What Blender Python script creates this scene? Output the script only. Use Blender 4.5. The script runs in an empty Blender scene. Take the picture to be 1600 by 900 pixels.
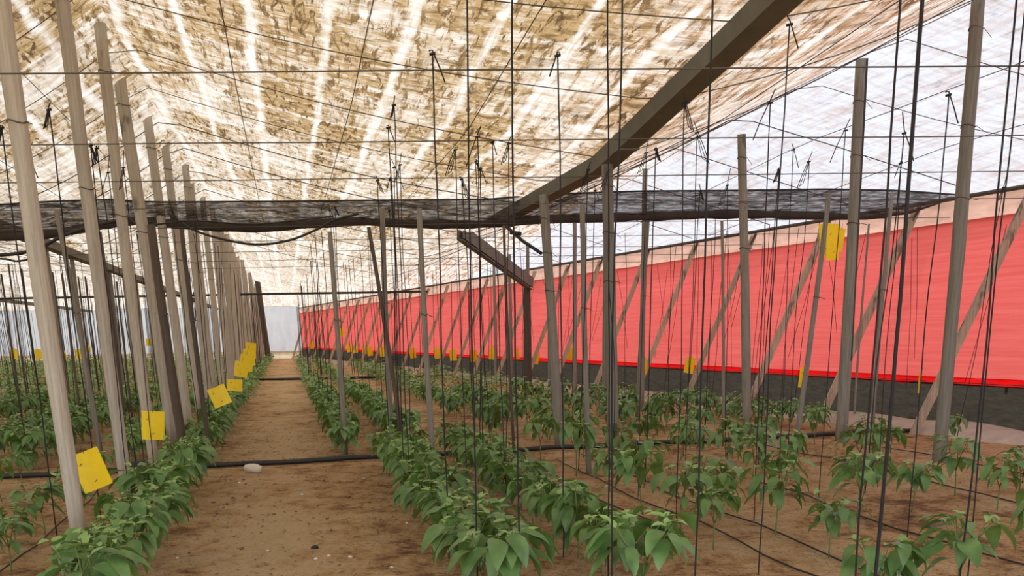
import bpy, math, random
from mathutils import Vector, Matrix, noise
random.seed(7)
S = bpy.context.scene
COL = S.collection
# ------------------------------------------------------------------ camera
F_PX, PXC, PYC, CAM_H = 1540.0, 800.0, 932.0, 1.3
PITCH = math.atan(414/1540.0); ROLL = -0.0175
f_ = Vector((0, math.cos(PITCH), -math.sin(PITCH)))
r0 = Vector((1, 0, 0)); u0 = r0.cross(f_)
r_ = math.cos(ROLL)*r0+math.sin(ROLL)*u0
u_ = -math.sin(ROLL)*r0+math.cos(ROLL)*u0
cd = bpy.data.cameras.new('camera'); cam = bpy.data.objects.new('camera', cd); COL.objects.link(cam)
cd.sensor_fit = 'HORIZONTAL'; cd.sensor_width = 36; cd.lens = 36*F_PX/1600
cd.shift_y = (PYC-450)/1600; cd.clip_end = 400
m = Matrix((r_, u_, -f_)).transposed().to_4x4(); m.translation = (0, 0, CAM_H)
cam.matrix_world = m
S.camera = cam
# ------------------------------------------------------------------ light
S.view_settings.view_transform = 'Standard'; S.view_settings.look = 'None'
S.view_settings.gamma = 1; S.view_settings.use_curve_mapping = False
S.view_settings.exposure = 0.32
w = bpy.data.worlds.new('sky'); S.world = w; w.use_nodes = True
bg = w.node_tree.nodes['Background']; bg.inputs['Color'].default_value = (0.86, 0.93, 1, 1); bg.inputs['Strength'].default_value = 2.2
sd = bpy.data.lights.new('sun', 'SUN'); sd.energy = 7.0; sd.angle = math.radians(3); sd.color = (1, 0.97, 0.93)
sun = bpy.data.objects.new('sun', sd); COL.objects.link(sun)
sun.rotation_euler = Vector((-0.25, 0.3, -1.0)).to_track_quat('-Z', 'Y').to_euler()   # from the right, high
# ------------------------------------------------------------------ geometry facts of the place
K = -0.217                                   # rows run along (K, 1); s = x - K*y is the row coordinate
def P(s, d, z=0.0): return Vector((s+K*d, d, z))
def wall_x(d): return 10.82-0.382*d          # right-hand wall line
END = 60.0
NODES = [(-46, 2.9), (-43, 3.9), (-39, 2.9), (-36, 3.9), (-32, 2.9), (-29, 3.9), (-25, 2.9), (-22, 3.9), (-18.2, 2.9), (-15.3, 3.9), (-11, 2.9),
         (-8.3, 3.9), (-3.8, 2.88), (-1.35, 3.97), (3.09, 2.88), (5.68, 3.82), (9.4, 2.95), (12.5, 3.8), (20, 2.9)]
def rise(d): return 0.118*max(0.0, 9.9-max(d, 4.5))        # the main gutter climbs towards the near end
def roof_z(s, d):
    for (a, za), (b, zb) in zip(NODES, NODES[1:]):
        if s <= b:
            if b == 3.09: zb += rise(d)
            if a == 3.09: za += rise(d)
            t = max(0, (s-a)/(b-a)); z = za+(zb-za)*t
            z -= 0.10*math.sin(math.pi*t); break
    x = s+K*d
    z = min(z, 2.86+0.33*max(0, wall_x(d)-x), 2.95+0.22*max(0, END-d))
    return z
def rayv(px, py): return f_+(px-PXC)/F_PX*r_-(py-PYC)/F_PX*u_
def at(px, py, d):                            # point seen at (px, py), d metres ahead
    v = rayv(px, py); return Vector((0, 0, CAM_H))+v*(d/v.y)
def ground(px, py, z=0.0):
    v = rayv(px, py); return Vector((0, 0, CAM_H))+v*((z-CAM_H)/v.z)
def pix(p):
    v = Vector(p)-Vector((0, 0, CAM_H)); z = v.dot(f_)
    if z < 0.3: return (-9999, -9999, z)
    return (PXC+F_PX*v.dot(r_)/z, PYC-F_PX*v.dot(u_)/z, z)
# ------------------------------------------------------------------ materials
class N:
    def __init__(s, name):
        s.m = bpy.data.materials.new(name); s.m.use_nodes = True; s.t = s.m.node_tree; s.t.nodes.clear()
    def n(s, typ, _op=None, **kw):
        x = s.t.nodes.new(typ)
        if _op: x.operation = _op
        for k, v in kw.items():
            k = int(k[1:]) if k[0] == 'i' and k[1:].isdigit() else k.replace('_', ' ')
            if hasattr(v, 'is_output') or isinstance(v, bpy.types.NodeSocket): s.t.links.new(v, x.inputs[k])
            else: x.inputs[k].default_value = v
        return x
    def out(s, sh): s.t.links.new(sh, s.n('ShaderNodeOutputMaterial').inputs[0]); return s.m
    def mth(s, op, a, b=0.0): return s.n('ShaderNodeMath', op, i0=a, i1=b).outputs[0]
    def mix(s, fac, a, b):
        x = s.t.nodes.new('ShaderNodeMix'); x.data_type = 'RGBA'
        for i, v in ((0, fac), (6, a), (7, b)):
            if isinstance(v, bpy.types.NodeSocket): s.t.links.new(v, x.inputs[i])
            else: x.inputs[i].default_value = v if i == 0 else (*v[:3], 1)
        return x.outputs[2]
    def ramp(s, fac, stops):
        x = s.t.nodes.new('ShaderNodeValToRGB'); s.t.links.new(fac, x.inputs[0])
        e = x.color_ramp.elements
        e[1].position = stops[-1][0]; e[0].position = stops[0][0]
        for p, c in stops[1:-1]: e.new(p)
        for el, (p, c) in zip(sorted(e, key=lambda q: q.position), stops):
            el.color = (c, c, c, 1) if isinstance(c, (int, float)) else (*c, 1)
        return x.outputs[0]
    def noise(s, vec, scale, detail=3, rough=0.55, dist=0):
        x = s.n('ShaderNodeTexNoise', Scale=scale, Detail=detail, Roughness=rough, Distortion=dist)
        if vec: s.t.links.new(vec, x.inputs['Vector'])
        return x.outputs[0]
    def mapping(s, vec, scale=(1, 1, 1), rot=(0, 0, 0), loc=(0, 0, 0)):
        return s.n('ShaderNodeMapping', Vector=vec, Scale=scale, Rotation=rot, Location=loc).outputs[0]
    def obj(s): return s.n('ShaderNodeTexCoord').outputs['Object']
    def uv(s): return s.n('ShaderNodeTexCoord').outputs['UV']
    def pos(s): return s.n('ShaderNodeNewGeometry').outputs['Position']
def plain(name, c, rough=0.7, c2=None, sc=8, bump=0.0, stretch=(1, 1, 1), metal=0, rnd=0.0):
    n = N(name); v = n.mapping(n.obj(), scale=stretch)
    col = c
    fac = n.ramp(n.noise(v, sc, 4), [(0.3, 0.0), (0.7, 1.0)])
    col = n.mix(fac, c, c2 or tuple(x*0.8 for x in c))
    if rnd:
        oi = n.n('ShaderNodeObjectInfo').outputs['Random']
        hs = n.n('ShaderNodeHueSaturation', Color=col); n.t.links.new(n.mth('ADD', n.mth('MULTIPLY', oi, rnd), 1-rnd/2), hs.inputs['Value']); col = hs.outputs[0]
    b = n.n('ShaderNodeBsdfPrincipled', Base_Color=col, Roughness=rough, Metallic=metal)
    if bump:
        bp = n.n('ShaderNodeBump', Strength=bump, Distance=0.01, Height=n.noise(v, sc*3, 3)); n.t.links.new(bp.outputs[0], b.inputs['Normal'])
    return n.out(b.outputs[0])
def wood(name, a, b, dark):
    n = N(name); o = n.obj()
    g = n.noise(n.mapping(o, scale=(55, 55, 2.2)), 1.0, 6, 0.7)
    blot = n.noise(n.mapping(o, scale=(6, 6, 2.2)), 1.0, 3)
    oi = n.n('ShaderNodeObjectInfo').outputs['Random']
    c = n.mix(n.ramp(g, [(0.38, 0.0), (0.62, 1.0)]), a, b)
    c = n.mix(n.ramp(blot, [(0.63, 0.0), (0.69, 0.8)]), c, dark)
    hs = n.n('ShaderNodeHueSaturation', Color=c); n.t.links.new(n.mth('ADD', n.mth('MULTIPLY', oi, 0.3), 0.85), hs.inputs['Value'])
    bs = n.n('ShaderNodeBsdfPrincipled', Base_Color=hs.outputs[0], Roughness=0.85)
    bp = n.n('ShaderNodeBump', Strength=0.6, Distance=0.006, Height=g); n.t.links.new(bp.outputs[0], bs.inputs['Normal'])
    return n.out(bs.outputs[0])
M = {}
M['post_pale'] = wood('weathered_pale_wood', (0.47, 0.42, 0.345), (0.33, 0.29, 0.235), (0.12, 0.10, 0.08))
M['post_grey'] = wood('grey_post', (0.26, 0.24, 0.20), (0.17, 0.155, 0.13), (0.08, 0.07, 0.06))
M['post_dark'] = wood('dark_post', (0.11, 0.08, 0.058), (0.065, 0.048, 0.036), (0.035, 0.027, 0.02))
M['strut'] = wood('strut_timber', (0.56, 0.44, 0.32), (0.36, 0.27, 0.19), (0.13, 0.09, 0.06))
M['black'] = plain('black_plastic', (0.012, 0.011, 0.011), 0.5, (0.02, 0.018, 0.017))
M['string'] = plain('black_twine', (0.012, 0.010, 0.012), 0.8)
M['wire'] = plain('dull_wire', (0.10, 0.085, 0.07), 0.5)
M['rag'] = plain('pale_stone', (0.75, 0.68, 0.58), 0.9, sc=30, bump=0.5)
M['clod'] = plain('dry_clod', (0.28, 0.15, 0.075), 0.95, (0.16, 0.085, 0.045), sc=60, bump=0.6)
M['steel'] = plain('galvanised_steel', (0.17, 0.165, 0.13), 0.6, (0.115, 0.11, 0.088), sc=3, metal=0.25, bump=0.15)
M['rust'] = plain('rust_spot', (0.10, 0.05, 0.03), 0.8)
M['stem'] = plain('plant_stem', (0.16, 0.22, 0.06), 0.6, (0.10, 0.14, 0.04))
M['berm'] = plain('pale_sand', (0.46, 0.42, 0.33), 0.95, (0.34, 0.30, 0.23), sc=5, bump=0.6)

def leaf_mat(name, a, b):
    n = N(name)
    oi = n.n('ShaderNodeObjectInfo').outputs['Random']
    c = n.mix(n.ramp(n.noise(n.obj(), 9, 2), [(0.35, 0.0), (0.65, 1.0)]), a, b)
    hs = n.n('ShaderNodeHueSaturation', Color=c, Saturation=0.95); n.t.links.new(n.mth('ADD', n.mth('MULTIPLY', oi, 0.35), 0.85), hs.inputs['Value'])
    p = n.n('ShaderNodeBsdfPrincipled', Base_Color=hs.outputs[0], Roughness=0.36)
    t = n.n('ShaderNodeBsdfTranslucent', Color=n.mix(1.0, a, (0.16, 0.30, 0.04)))
    mx = n.n('ShaderNodeMixShader', i0=0.25); n.t.links.new(p.outputs[0], mx.inputs[1]); n.t.links.new(t.outputs[0], mx.inputs[2])
    return n.out(mx.outputs[0])
M['leaf'] = leaf_mat('pepper_leaf', (0.070, 0.165, 0.042), (0.165, 0.295, 0.085))
M['leaf_young'] = leaf_mat('young_leaf', (0.20, 0.36, 0.09), (0.30, 0.46, 0.14))
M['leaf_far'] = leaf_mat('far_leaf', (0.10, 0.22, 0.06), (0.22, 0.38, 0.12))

def soil():
    n = N('sandy_soil'); p = n.pos()
    rv = n.n('ShaderNodeSeparateXYZ', Vector=p)
    s = n.mth('SUBTRACT', rv.outputs[0], n.mth('MULTIPLY', rv.outputs[1], K))
    big = n.noise(n.mapping(p, scale=(1, 0.6, 1)), 0.9, 4)
    mid = n.noise(n.mapping(p, scale=(1, 1.6, 1)), 5, 6, 0.68, 0.4)
    fine = n.noise(p, 45, 4, 0.7)
    rough_ = n.noise(n.mapping(p, scale=(1, 0.75, 1)), 4.2, 10, 0.78, 0.2)
    # trodden pale strip down the walking path, in row coordinates
    path = n.mth('SUBTRACT', 1.0, n.mth('MULTIPLY', n.mth('ABSOLUTE', n.mth('ADD', s, 0.12)), 1.5))
    pf = n.mth('MULTIPLY', n.ramp(path, [(0.0, 0.0), (0.9, 1.0)]), n.ramp(big, [(0.35, 0.3), (0.65, 1.0)]))
    v = n.mth('ADD', rough_, n.mth('MULTIPLY', n.mth('SUBTRACT', big, 0.5), 0.35))
    v = n.mth('ADD', v, n.mth('MULTIPLY', pf, 0.11))
    c = n.ramp(v, [(0.32, (0.10, 0.040, 0.013)), (0.405, (0.39, 0.185, 0.063)), (0.48, (0.76, 0.45, 0.185)), (0.60, (0.92, 0.65, 0.35))])  # mottled soil tones; the darkest also paint in shade between clods
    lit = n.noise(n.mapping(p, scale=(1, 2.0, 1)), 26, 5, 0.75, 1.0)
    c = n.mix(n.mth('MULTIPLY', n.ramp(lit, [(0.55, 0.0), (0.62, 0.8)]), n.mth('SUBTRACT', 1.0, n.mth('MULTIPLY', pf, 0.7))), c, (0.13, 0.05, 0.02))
    c = n.mix(n.ramp(fine, [(0.62, 0.0), (0.72, 0.45)]), c, (0.80, 0.60, 0.40))
    b = n.n('ShaderNodeBsdfPrincipled', Base_Color=c, Roughness=0.95)
    h = n.mth('ADD', n.mth('MULTIPLY', rough_, 3.0), n.mth('ADD', lit, fine))
    bp = n.n('ShaderNodeBump', Strength=1.0, Distance=0.05, Height=h); n.t.links.new(bp.outputs[0], b.inputs['Normal'])
    return n.out(b.outputs[0])
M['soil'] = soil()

def roof_mat():
    n = N('whitewashed_film'); uv = n.uv()
    sep = n.n('ShaderNodeSeparateXYZ', Vector=uv); s, d = sep.outputs[0], sep.outputs[1]
    wob = n.noise(n.mapping(uv, scale=(0.6, 0.5, 1)), 1.0, 2)
    fwob = n.noise(n.mapping(uv, scale=(9, 3, 1)), 1.0, 3, 0.6)
    L_ = n.mth('MULTIPLY', n.mth('ADD', s, n.mth('ADD', n.mth('MULTIPLY', wob, 0.16), n.mth('MULTIPLY', fwob, 0.05))), 1.75)
    D_ = n.mth('MULTIPLY', n.mth('ADD', d, n.mth('ADD', n.mth('MULTIPLY', wob, 0.5), n.mth('MULTIPLY', fwob, 0.12))), 0.62)
    le = n.mth('SUBTRACT', 0.5, n.mth('ABSOLUTE', n.mth('SUBTRACT', n.mth('FRACT', L_), 0.5)))
    de = n.mth('SUBTRACT', 0.5, n.mth('ABSOLUTE', n.mth('SUBTRACT', n.mth('FRACT', D_), 0.5)))
    cell = n.n('ShaderNodeCombineXYZ', X=n.mth('FLOOR', L_), Y=n.mth('FLOOR', D_)).outputs[0]
    wn = n.t.nodes.new('ShaderNodeTexWhiteNoise'); n.t.links.new(cell, wn.inputs['Vector']); blk = wn.outputs['Value']
    lanec = n.n('ShaderNodeCombineXYZ', X=n.mth('FLOOR', L_)).outputs[0]
    wl = n.t.nodes.new('ShaderNodeTexWhiteNoise'); n.t.links.new(lanec, wl.inputs['Vector'])
    lane_dirt = n.ramp(le, [(0.02, 0.12), (0.11, 1.0)])
    cross = n.ramp(de, [(0.01, 0.45), (0.05, 1.0)])
    patch = n.ramp(n.noise(n.mapping(uv, scale=(1.5, 0.6, 1), rot=(0, 0, 0.05)), 1.0, 4, 0.62), [(0.36, 0.0), (0.60, 1.0)])
    rip = n.noise(n.mapping(uv, scale=(5.0, 8.5, 1), rot=(0, 0, 0.2)), 1.0, 5, 0.72, 0.7)
    ripm = n.ramp(rip, [(0.40, 0.0), (0.54, 1.0)])
    line = n.ramp(n.noise(n.mapping(uv, scale=(2.5, 34, 1), rot=(0, 0, 0.03)), 1.0, 4, 0.6), [(0.42, 0.0), (0.58, 1.0)])
    tick = n.ramp(n.noise(n.mapping(uv, scale=(17, 3.4, 1), rot=(0, 0, -0.1)), 1.0, 4, 0.7, 0.6), [(0.53, 0.0), (0.60, 1.0)])
    amount = n.mth('ADD', n.mth('MULTIPLY', blk, 0.50), n.mth('ADD', n.mth('MULTIPLY', wl.outputs['Value'], 0.28), n.mth('MULTIPLY', patch, 0.45)))
    streak = n.ramp(n.noise(n.mapping(uv, scale=(15, 0.9, 1), rot=(0, 0, 0.06)), 1.0, 5, 0.65, 0.3), [(0.50, 0.0), (0.60, 1.0)])
    zone = n.ramp(n.mth('DIVIDE', n.mth('ADD', s, 10.0), 20.0), [(0.0, 0.75), (0.60, 1.0), (0.66, 0.75), (0.78, 0.5), (0.79, 0.14), (1.0, 0.12)])
    dist = n.ramp(n.mth('DIVIDE', d, 60.0), [(0.19, 1.0), (0.21, 0.72), (0.45, 0.55), (1.0, 0.3)])
    body = n.mth('MULTIPLY', n.mth('MULTIPLY', lane_dirt, cross), n.mth('MULTIPLY', amount, n.mth('ADD', n.mth('MULTIPLY', line, 0.3), n.mth('ADD', n.mth('MULTIPLY', ripm, 0.45), 0.3))))
    dark = n.mth('MULTIPLY', tick, n.mth('MULTIPLY', n.mth('ADD', n.mth('MULTIPLY', amount, 0.9), 0.1), n.ramp(le, [(0.03, 0.2), (0.12, 1.0)])))
    dirt = n.mth('MULTIPLY', n.mth('MULTIPLY', n.mth('ADD', n.mth('MULTIPLY', body, 1.55), n.mth('MULTIPLY', dark, 0.9)), zone), dist)
    rdg = n.mth('ADD', n.mth('MULTIPLY', streak, n.ramp(n.mth('DIVIDE', n.mth('ADD', s, 10.0), 20.0), [(0.0, 0.25), (0.50, 0.30), (0.655, 0.45), (0.68, 0.85), (0.77, 0.85), (0.785, 0.28), (1.0, 0.3)])), dirt)
    dirt = n.mth('MINIMUM', rdg, 1.0)
    tone = n.mix(n.ramp(n.mth('DIVIDE', n.mth('ADD', s, 10.0), 20.0), [(0.6, 0.0), (0.75, 1.0)]), (0.30, 0.20, 0.095), (0.33, 0.175, 0.115))
    deep = n.mix(n.ramp(rip, [(0.5, 0.0), (0.64, 1.0)]), tone, (0.13, 0.078, 0.034))
    deep = n.mix(dark, deep, (0.075, 0.042, 0.02))
    cream = n.noise(n.mapping(uv, scale=(3, 7, 1)), 1.0, 5, 0.7)
    base = n.mix(n.ramp(cream, [(0.35, 0.0), (0.62, 1.0)]), (0.70, 0.69, 0.68), (0.44, 0.37, 0.29))
    clean = n.mix(n.ramp(cream, [(0.35, 0.0), (0.7, 1.0)]), (0.47, 0.51, 0.57), (0.38, 0.35, 0.35))
    base = n.mix(n.ramp(n.mth('DIVIDE', n.mth('ADD', s, 10.0), 20.0), [(0.775, 0.0), (0.79, 1.0)]), base, clean)
    c = n.mix(dirt, base, deep)
    c = n.mix(0.30, c, (0.0, 0.0, 0.0))
    dif = n.n('ShaderNodeBsdfDiffuse', Color=c); tr = n.n('ShaderNodeBsdfTranslucent', Color=c)
    mx = n.n('ShaderNodeMixShader', i0=0.62); n.t.links.new(dif.outputs[0], mx.inputs[1]); n.t.links.new(tr.outputs[0], mx.inputs[2])
    return n.out(mx.outputs[0])
M['roof'] = roof_mat()

def film(name, a, b, trans, sc=(1, 1, 1), scale=3.0, clear=0.0, thr=(0.35, 0.65)):
    n = N(name); v = n.mapping(n.pos(), scale=sc)
    c = n.mix(n.ramp(n.noise(v, scale, 5, 0.65), [(thr[0], 0.0), (thr[1], 1.0)]), a, b)
    dif = n.n('ShaderNodeBsdfDiffuse', Color=c); tr = n.n('ShaderNodeBsdfTranslucent', Color=c)
    mx = n.n('ShaderNodeMixShader', i0=trans); n.t.links.new(dif.outputs[0], mx.inputs[1]); n.t.links.new(tr.outputs[0], mx.inputs[2])
    if clear:
        tp = n.n('ShaderNodeBsdfTransparent'); m2 = n.n('ShaderNodeMixShader', i0=clear)
        n.t.links.new(mx.outputs[0], m2.inputs[1]); n.t.links.new(tp.outputs[0], m2.inputs[2]); mx = m2
    return n.out(mx.outputs[0])
M['white_film'] = film('white_wall_film', (0.50, 0.52, 0.56), (0.40, 0.42, 0.47), 0.55, (1, 1, 0.3), 2)
M['pink_film'] = film('dusty_pink_film', (0.58, 0.36, 0.30), (0.42, 0.26, 0.21), 0.6, (0.6, 0.6, 3), 3)
M['cream_film'] = film('cream_strip', (0.72, 0.62, 0.46), (0.62, 0.52, 0.38), 0.6)
M['red_net'] = film('red_netting', (0.56, 0.115, 0.105), (0.50, 0.08, 0.075), 0.55, (0.25, 0.25, 9), 3)
M['red_hem'] = film('red_hem', (0.75, 0.008, 0.008), (0.66, 0.006, 0.01), 0.45)
M['black_net'] = film('black_mesh_skirt', (0.010, 0.009, 0.009), (0.040, 0.036, 0.032), 0.2, (1, 1, 4), 6, clear=0.02)
M['outside'] = plain('outside_ground', (0.45, 0.36, 0.25), 0.95, (0.30, 0.26, 0.16), sc=0.6)
M['yellow'] = plain('yellow_card', (0.95, 0.70, 0.0), 0.45, (0.90, 0.62, 0.0), sc=20)

def band_mat(name, a, b, clear_lo, clear_hi):
    n = N(name); v = n.mapping(n.pos(), scale=(0.55, 0.55, 5.0), rot=(0, 0.04, 0))
    w1 = n.ramp(n.noise(v, 5.5, 4, 0.6, 1.6), [(0.40, 0.0), (0.60, 1.0)])
    c = n.mix(w1, a, b)
    dif = n.n('ShaderNodeBsdfDiffuse', Color=c); tr = n.n('ShaderNodeBsdfTranslucent', Color=c)
    mx = n.n('ShaderNodeMixShader', i0=0.35); n.t.links.new(dif.outputs[0], mx.inputs[1]); n.t.links.new(tr.outputs[0], mx.inputs[2])
    tp = n.n('ShaderNodeBsdfTransparent')
    m2 = n.n('ShaderNodeMixShader', i0=n.mth('ADD', n.mth('MULTIPLY', w1, clear_hi-clear_lo), clear_lo))
    n.t.links.new(mx.outputs[0], m2.inputs[1]); n.t.links.new(tp.outputs[0], m2.inputs[2])
    return n.out(m2.outputs[0])
M['band'] = band_mat('dark_shade_net', (0.035, 0.028, 0.025), (0.16, 0.13, 0.115), 0.15, 0.62)
M['band_edge'] = plain('rolled_net', (0.062, 0.045, 0.036), 0.9, (0.035, 0.026, 0.022), sc=5)
# ------------------------------------------------------------------ mesh builder
class MB:
    def __init__(s): s.v = []; s.f = []; s.mi = []; s.uv = None
    def add(s, vs, fs, mi=0):
        o = len(s.v); s.v += [tuple(p) for p in vs]; s.f += [tuple(i+o for i in q) for q in fs]; s.mi += [mi]*len(fs); return s
    def tube(s, pts, r, seg=6, mi=0, cap=True, sx=1.0):
        pts = [Vector(p) for p in pts]; vs = []
        rs = r if isinstance(r, (list, tuple)) else [r]*len(pts)
        ref = None
        for i, p in enumerate(pts):
            t = (pts[min(i+1, len(pts)-1)]-pts[max(i-1, 0)])
            if t.length < 1e-9: t = Vector((0, 0, 1))
            t.normalize()
            if ref is None: ref = Vector((1, 0, 0)) if abs(t.x) < 0.8 else Vector((0, 0, 1))
            a = (ref-t*ref.dot(t)).normalized(); ref = a; b = t.cross(a)
            for k in range(seg):
                an = 2*math.pi*k/seg; vs.append(p+(a*math.cos(an)*sx+b*math.sin(an))*rs[i])
        fs = [(i*seg+k, i*seg+(k+1) % seg, (i+1)*seg+(k+1) % seg, (i+1)*seg+k) for i in range(len(pts)-1) for k in range(seg)]
        if cap: fs += [tuple(range(seg))[::-1], tuple((len(pts)-1)*seg+k for k in range(seg))]
        return s.add(vs, fs, mi)
    def prism(s, p0, p1, wv, hv, mi=0):
        p0, p1 = Vector(p0), Vector(p1)
        vs = [p+a*wv+b*hv for p in (p0, p1) for a, b in ((-1, -1), (1, -1), (1, 1), (-1, 1))]
        return s.add(vs, [(0, 3, 2, 1), (4, 5, 6, 7), (0, 1, 5, 4), (1, 2, 6, 5), (2, 3, 7, 6), (3, 0, 4, 7)], mi)
    def grid(s, fn, nu, nv, mi=0):
        vs = [fn(i/nu, j/nv) for j in range(nv+1) for i in range(nu+1)]
        return s.add(vs, [(j*(nu+1)+i, j*(nu+1)+i+1, (j+1)*(nu+1)+i+1, (j+1)*(nu+1)+i) for j in range(nv) for i in range(nu)], mi)
    def mesh(s, name, mats, smooth=True, origin=None):
        me = bpy.data.meshes.new(name); o = Vector(origin) if origin is not None else Vector()
        me.from_pydata([tuple(Vector(p)-o) for p in s.v] if origin is not None else s.v, [], s.f)
        for x in (mats if isinstance(mats, list) else [mats]): me.materials.append(x)
        me.polygons.foreach_set('material_index', s.mi)
        me.polygons.foreach_set('use_smooth', [smooth]*len(s.f)); me.update(); return me
    def obj(s, name, mats, parent=None, smooth=True, origin=None):
        o = bpy.data.objects.new(name, s.mesh(name, mats, smooth, origin)); COL.objects.link(o)
        if parent: o.parent = parent
        if origin is not None: o.location = Vector(origin)-(Vector(parent.location) if parent else Vector())
        return o
def tag(o, label, cat, group=None):
    o['label'] = label; o['category'] = cat
    if group: o['group'] = group
    return o
def struct(o): o['kind'] = 'structure'; return o
def empty(name, loc, label, cat, group=None):
    o = bpy.data.objects.new(name, None); o.location = loc; o.empty_display_size = 0.2; COL.objects.link(o); return tag(o, label, cat, group)
def part(o, mb, name, mats, smooth=True, label=None):  # world-space builder -> child mesh
    c = mb.obj(name, mats, o, smooth, origin=o.location)
    if label: c['label'] = label
    return c
def sub(root, par, mb, name, mats, smooth=True):    # piece of a part: grandchild of the thing
    c = bpy.data.objects.new(name, mb.mesh(name, mats, smooth, root.location)); COL.objects.link(c); c.parent = par
    return c
# ------------------------------------------------------------------ setting: ground
def gz(x, y):
    z = 0.018*noise.noise((x*1.3, y*0.9, 0))+0.008*noise.noise((x*5, y*5, 3))
    s = x-K*y
    if not (-0.85 < s < 0.65): z += 0.010*noise.noise((x*3, y*3, 7))+0.006*noise.noise((x*13, y*11, 1))
    return z
mb = MB(); ys = [-4, -2, 0, 1.5]+[2.5+0.07*i for i in range(160)]+[13.7+0.25*i*(1+i*0.02) for i in range(60)]
ys = [y for y in ys if y < END+1]+[END+1.5]
xs = [-50, -42, -34, -27, -20, -16, -13, -11]+[-9+0.11*i for i in range(155)]+[9, 10.5, 13]
nx = len(xs)
for y in ys:
    for x in xs:
        mb.v.append((x, y, gz(x, y)))
for j in range(len(ys)-1):
    for i in range(nx-1):
        if xs[i] > wall_x(ys[j])+0.4: continue
        mb.f.append((j*nx+i, j*nx+i+1, (j+1)*nx+i+1, (j+1)*nx+i)); mb.mi.append(0)
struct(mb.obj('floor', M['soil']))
mb = MB(); mb.grid(lambda a, b: (-90+180*a, -30+150*b, -0.10), 2, 2); o = struct(mb.obj('floor_outside', M['outside']))
# ------------------------------------------------------------------ setting: roof
svals = []
for (a, _), (b, _) in zip(NODES, NODES[1:]):
    k = 5 if a < -12 else 10
    svals += [a+(b-a)*i/k for i in range(k)]
svals.append(20)
dvals = [-1+i*0.6 for i in range(108)]; dvals = [d for d in dvals if d < END]+[END]
mb = MB(); uvs = []; ns = len(svals)
for d in dvals:
    for s in svals:
        s2 = min(s, wall_x(d)-K*d+0.02)
        sag = 0.025*noise.noise((s2*1.2, d*0.8, 5)) if s2 < s+1e-6 else 0
        p = P(s2, d, roof_z(s2, d)+(sag if s2 == s else 0)); mb.v.append(tuple(p)); uvs.append((s2, d))
for j in range(len(dvals)-1):
    for i in range(ns-1):
        q = (j*ns+i, j*ns+i+1, (j+1)*ns+i+1, (j+1)*ns+i)
        if (Vector(mb.v[q[0]])-Vector(mb.v[q[1]])).length < 1e-5 and (Vector(mb.v[q[3]])-Vector(mb.v[q[2]])).length < 1e-5: continue
        mb.f.append(q); mb.mi.append(0)
ceil = struct(mb.obj('ceiling', M['roof']))
ul = ceil.data.uv_layers.new(name='rows')
for lp in ceil.data.loops: ul.data[lp.index].uv = uvs[lp.vertex_index]
# ------------------------------------------------------------------ setting: walls
wd = Vector((-0.382, 1, 0)).normalized(); wn = Vector((-wd.y, wd.x, 0))      # wn points inwards (left)
def W(d, z, off=0.0): return Vector((wall_x(d), d, z))+wn*off
def wavy(d0, d1, z0, z1, off, amp, n=90, m=6, seed=0):
    mb = MB()
    mb.grid(lambda a, b: W(d0+(d1-d0)*a, z0+(z1-z0)*b+0.012*noise.noise((a*40, b, seed)), off+amp*noise.noise(((d0+(d1-d0)*a)*0.9, b*1.5, seed))), n, m)
    return mb
DA = -1.0
wr = struct(wavy(DA, END, 2.52, 2.86, 0.0, 0.02).obj('wall_right', M['pink_film']))
rn = empty('red_shade_netting', W(15, 0), 'bright red shade netting stretched along the right-hand side wall', 'netting')
part(rn, wavy(DA, END, 0.62, 2.55, 0.03, 0.02, 120, 14, 2), 'netting_sheet', M['red_net'])
part(rn, wavy(DA, END, 0.53, 0.63, 0.04, 0.02, 120, 2, 2), 'bottom_hem', M['red_hem'], label='deeper red doubled hem')
tag(wavy(DA, END, -0.03, 0.55, 0.055, 0.04, 160, 6, 4).obj('black_mesh_skirt', M['black_net']), 'black mesh skirt along the foot of the right wall under the red netting', 'netting')
mb = MB(); mb.tube([W(DA+(END-DA)*i/40, 2.83+0.02*noise.noise((i, 0, 0)), 0.05) for i in range(41)], 0.028, 6)
tag(mb.obj('wall_rail', M['post_dark']), 'long dark rail along the top of the right-hand wall above the pink strip', 'rail')
mb = MB(); mb.tube([W(DA+(END-DA)*i/40, 0.57+0.02*noise.noise((i, 3, 0)), 0.075) for i in range(41)], 0.006, 4)
tag(mb.obj('hem_wire', M['wire']), 'thin wire along the red netting hem on the right wall', 'wire')
XL = -34
def quadwall(name, mat, a, b, z0, z1, n=40, amp=0.05):
    a, b = Vector(a), Vector(b); d = (b-a); nn = Vector((-d.y, d.x, 0)).normalized(); mb = MB()
    mb.grid(lambda u, v: a+d*u+nn*amp*noise.noise((u*d.length*0.8, v*2, 9))+Vector((0, 0, z0+(z1-z0)*v)), n, 4)
    return struct(mb.obj(name, mat))
quadwall('wall_far', M['white_film'], (XL, END-0.02, 0), (wall_x(END), END-0.02, 0), 0.28, 2.98, 60)
quadwall('trim_far', M['cream_film'], (XL, END-0.12, 0), (wall_x(END), END-0.12, 0), -0.02, 0.42, 60)
quadwall('wall_left', M['white_film'], (XL, -1, 0), (XL, END, 0), -0.05, 3.7, 30)
# pale earth bank along the wall foot
mb = MB()
mb.grid(lambda a, b: W(7+50*a, 0.015+0.15*math.sin(math.pi*min(1, b*1.1))*(0.7+0.5*noise.noise((a*60, 1, 1)))+0.02*noise.noise((a*200, b*6, 2)) if 0 < b < 1 else -0.03, 0.10+1.0*b+0.10*noise.noise((a*50, 0, 5))), 300, 10)
tag(mb.obj('sand_bank', M['berm']), 'low pale sand bank at the foot of the black mesh skirt', 'bank')
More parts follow.
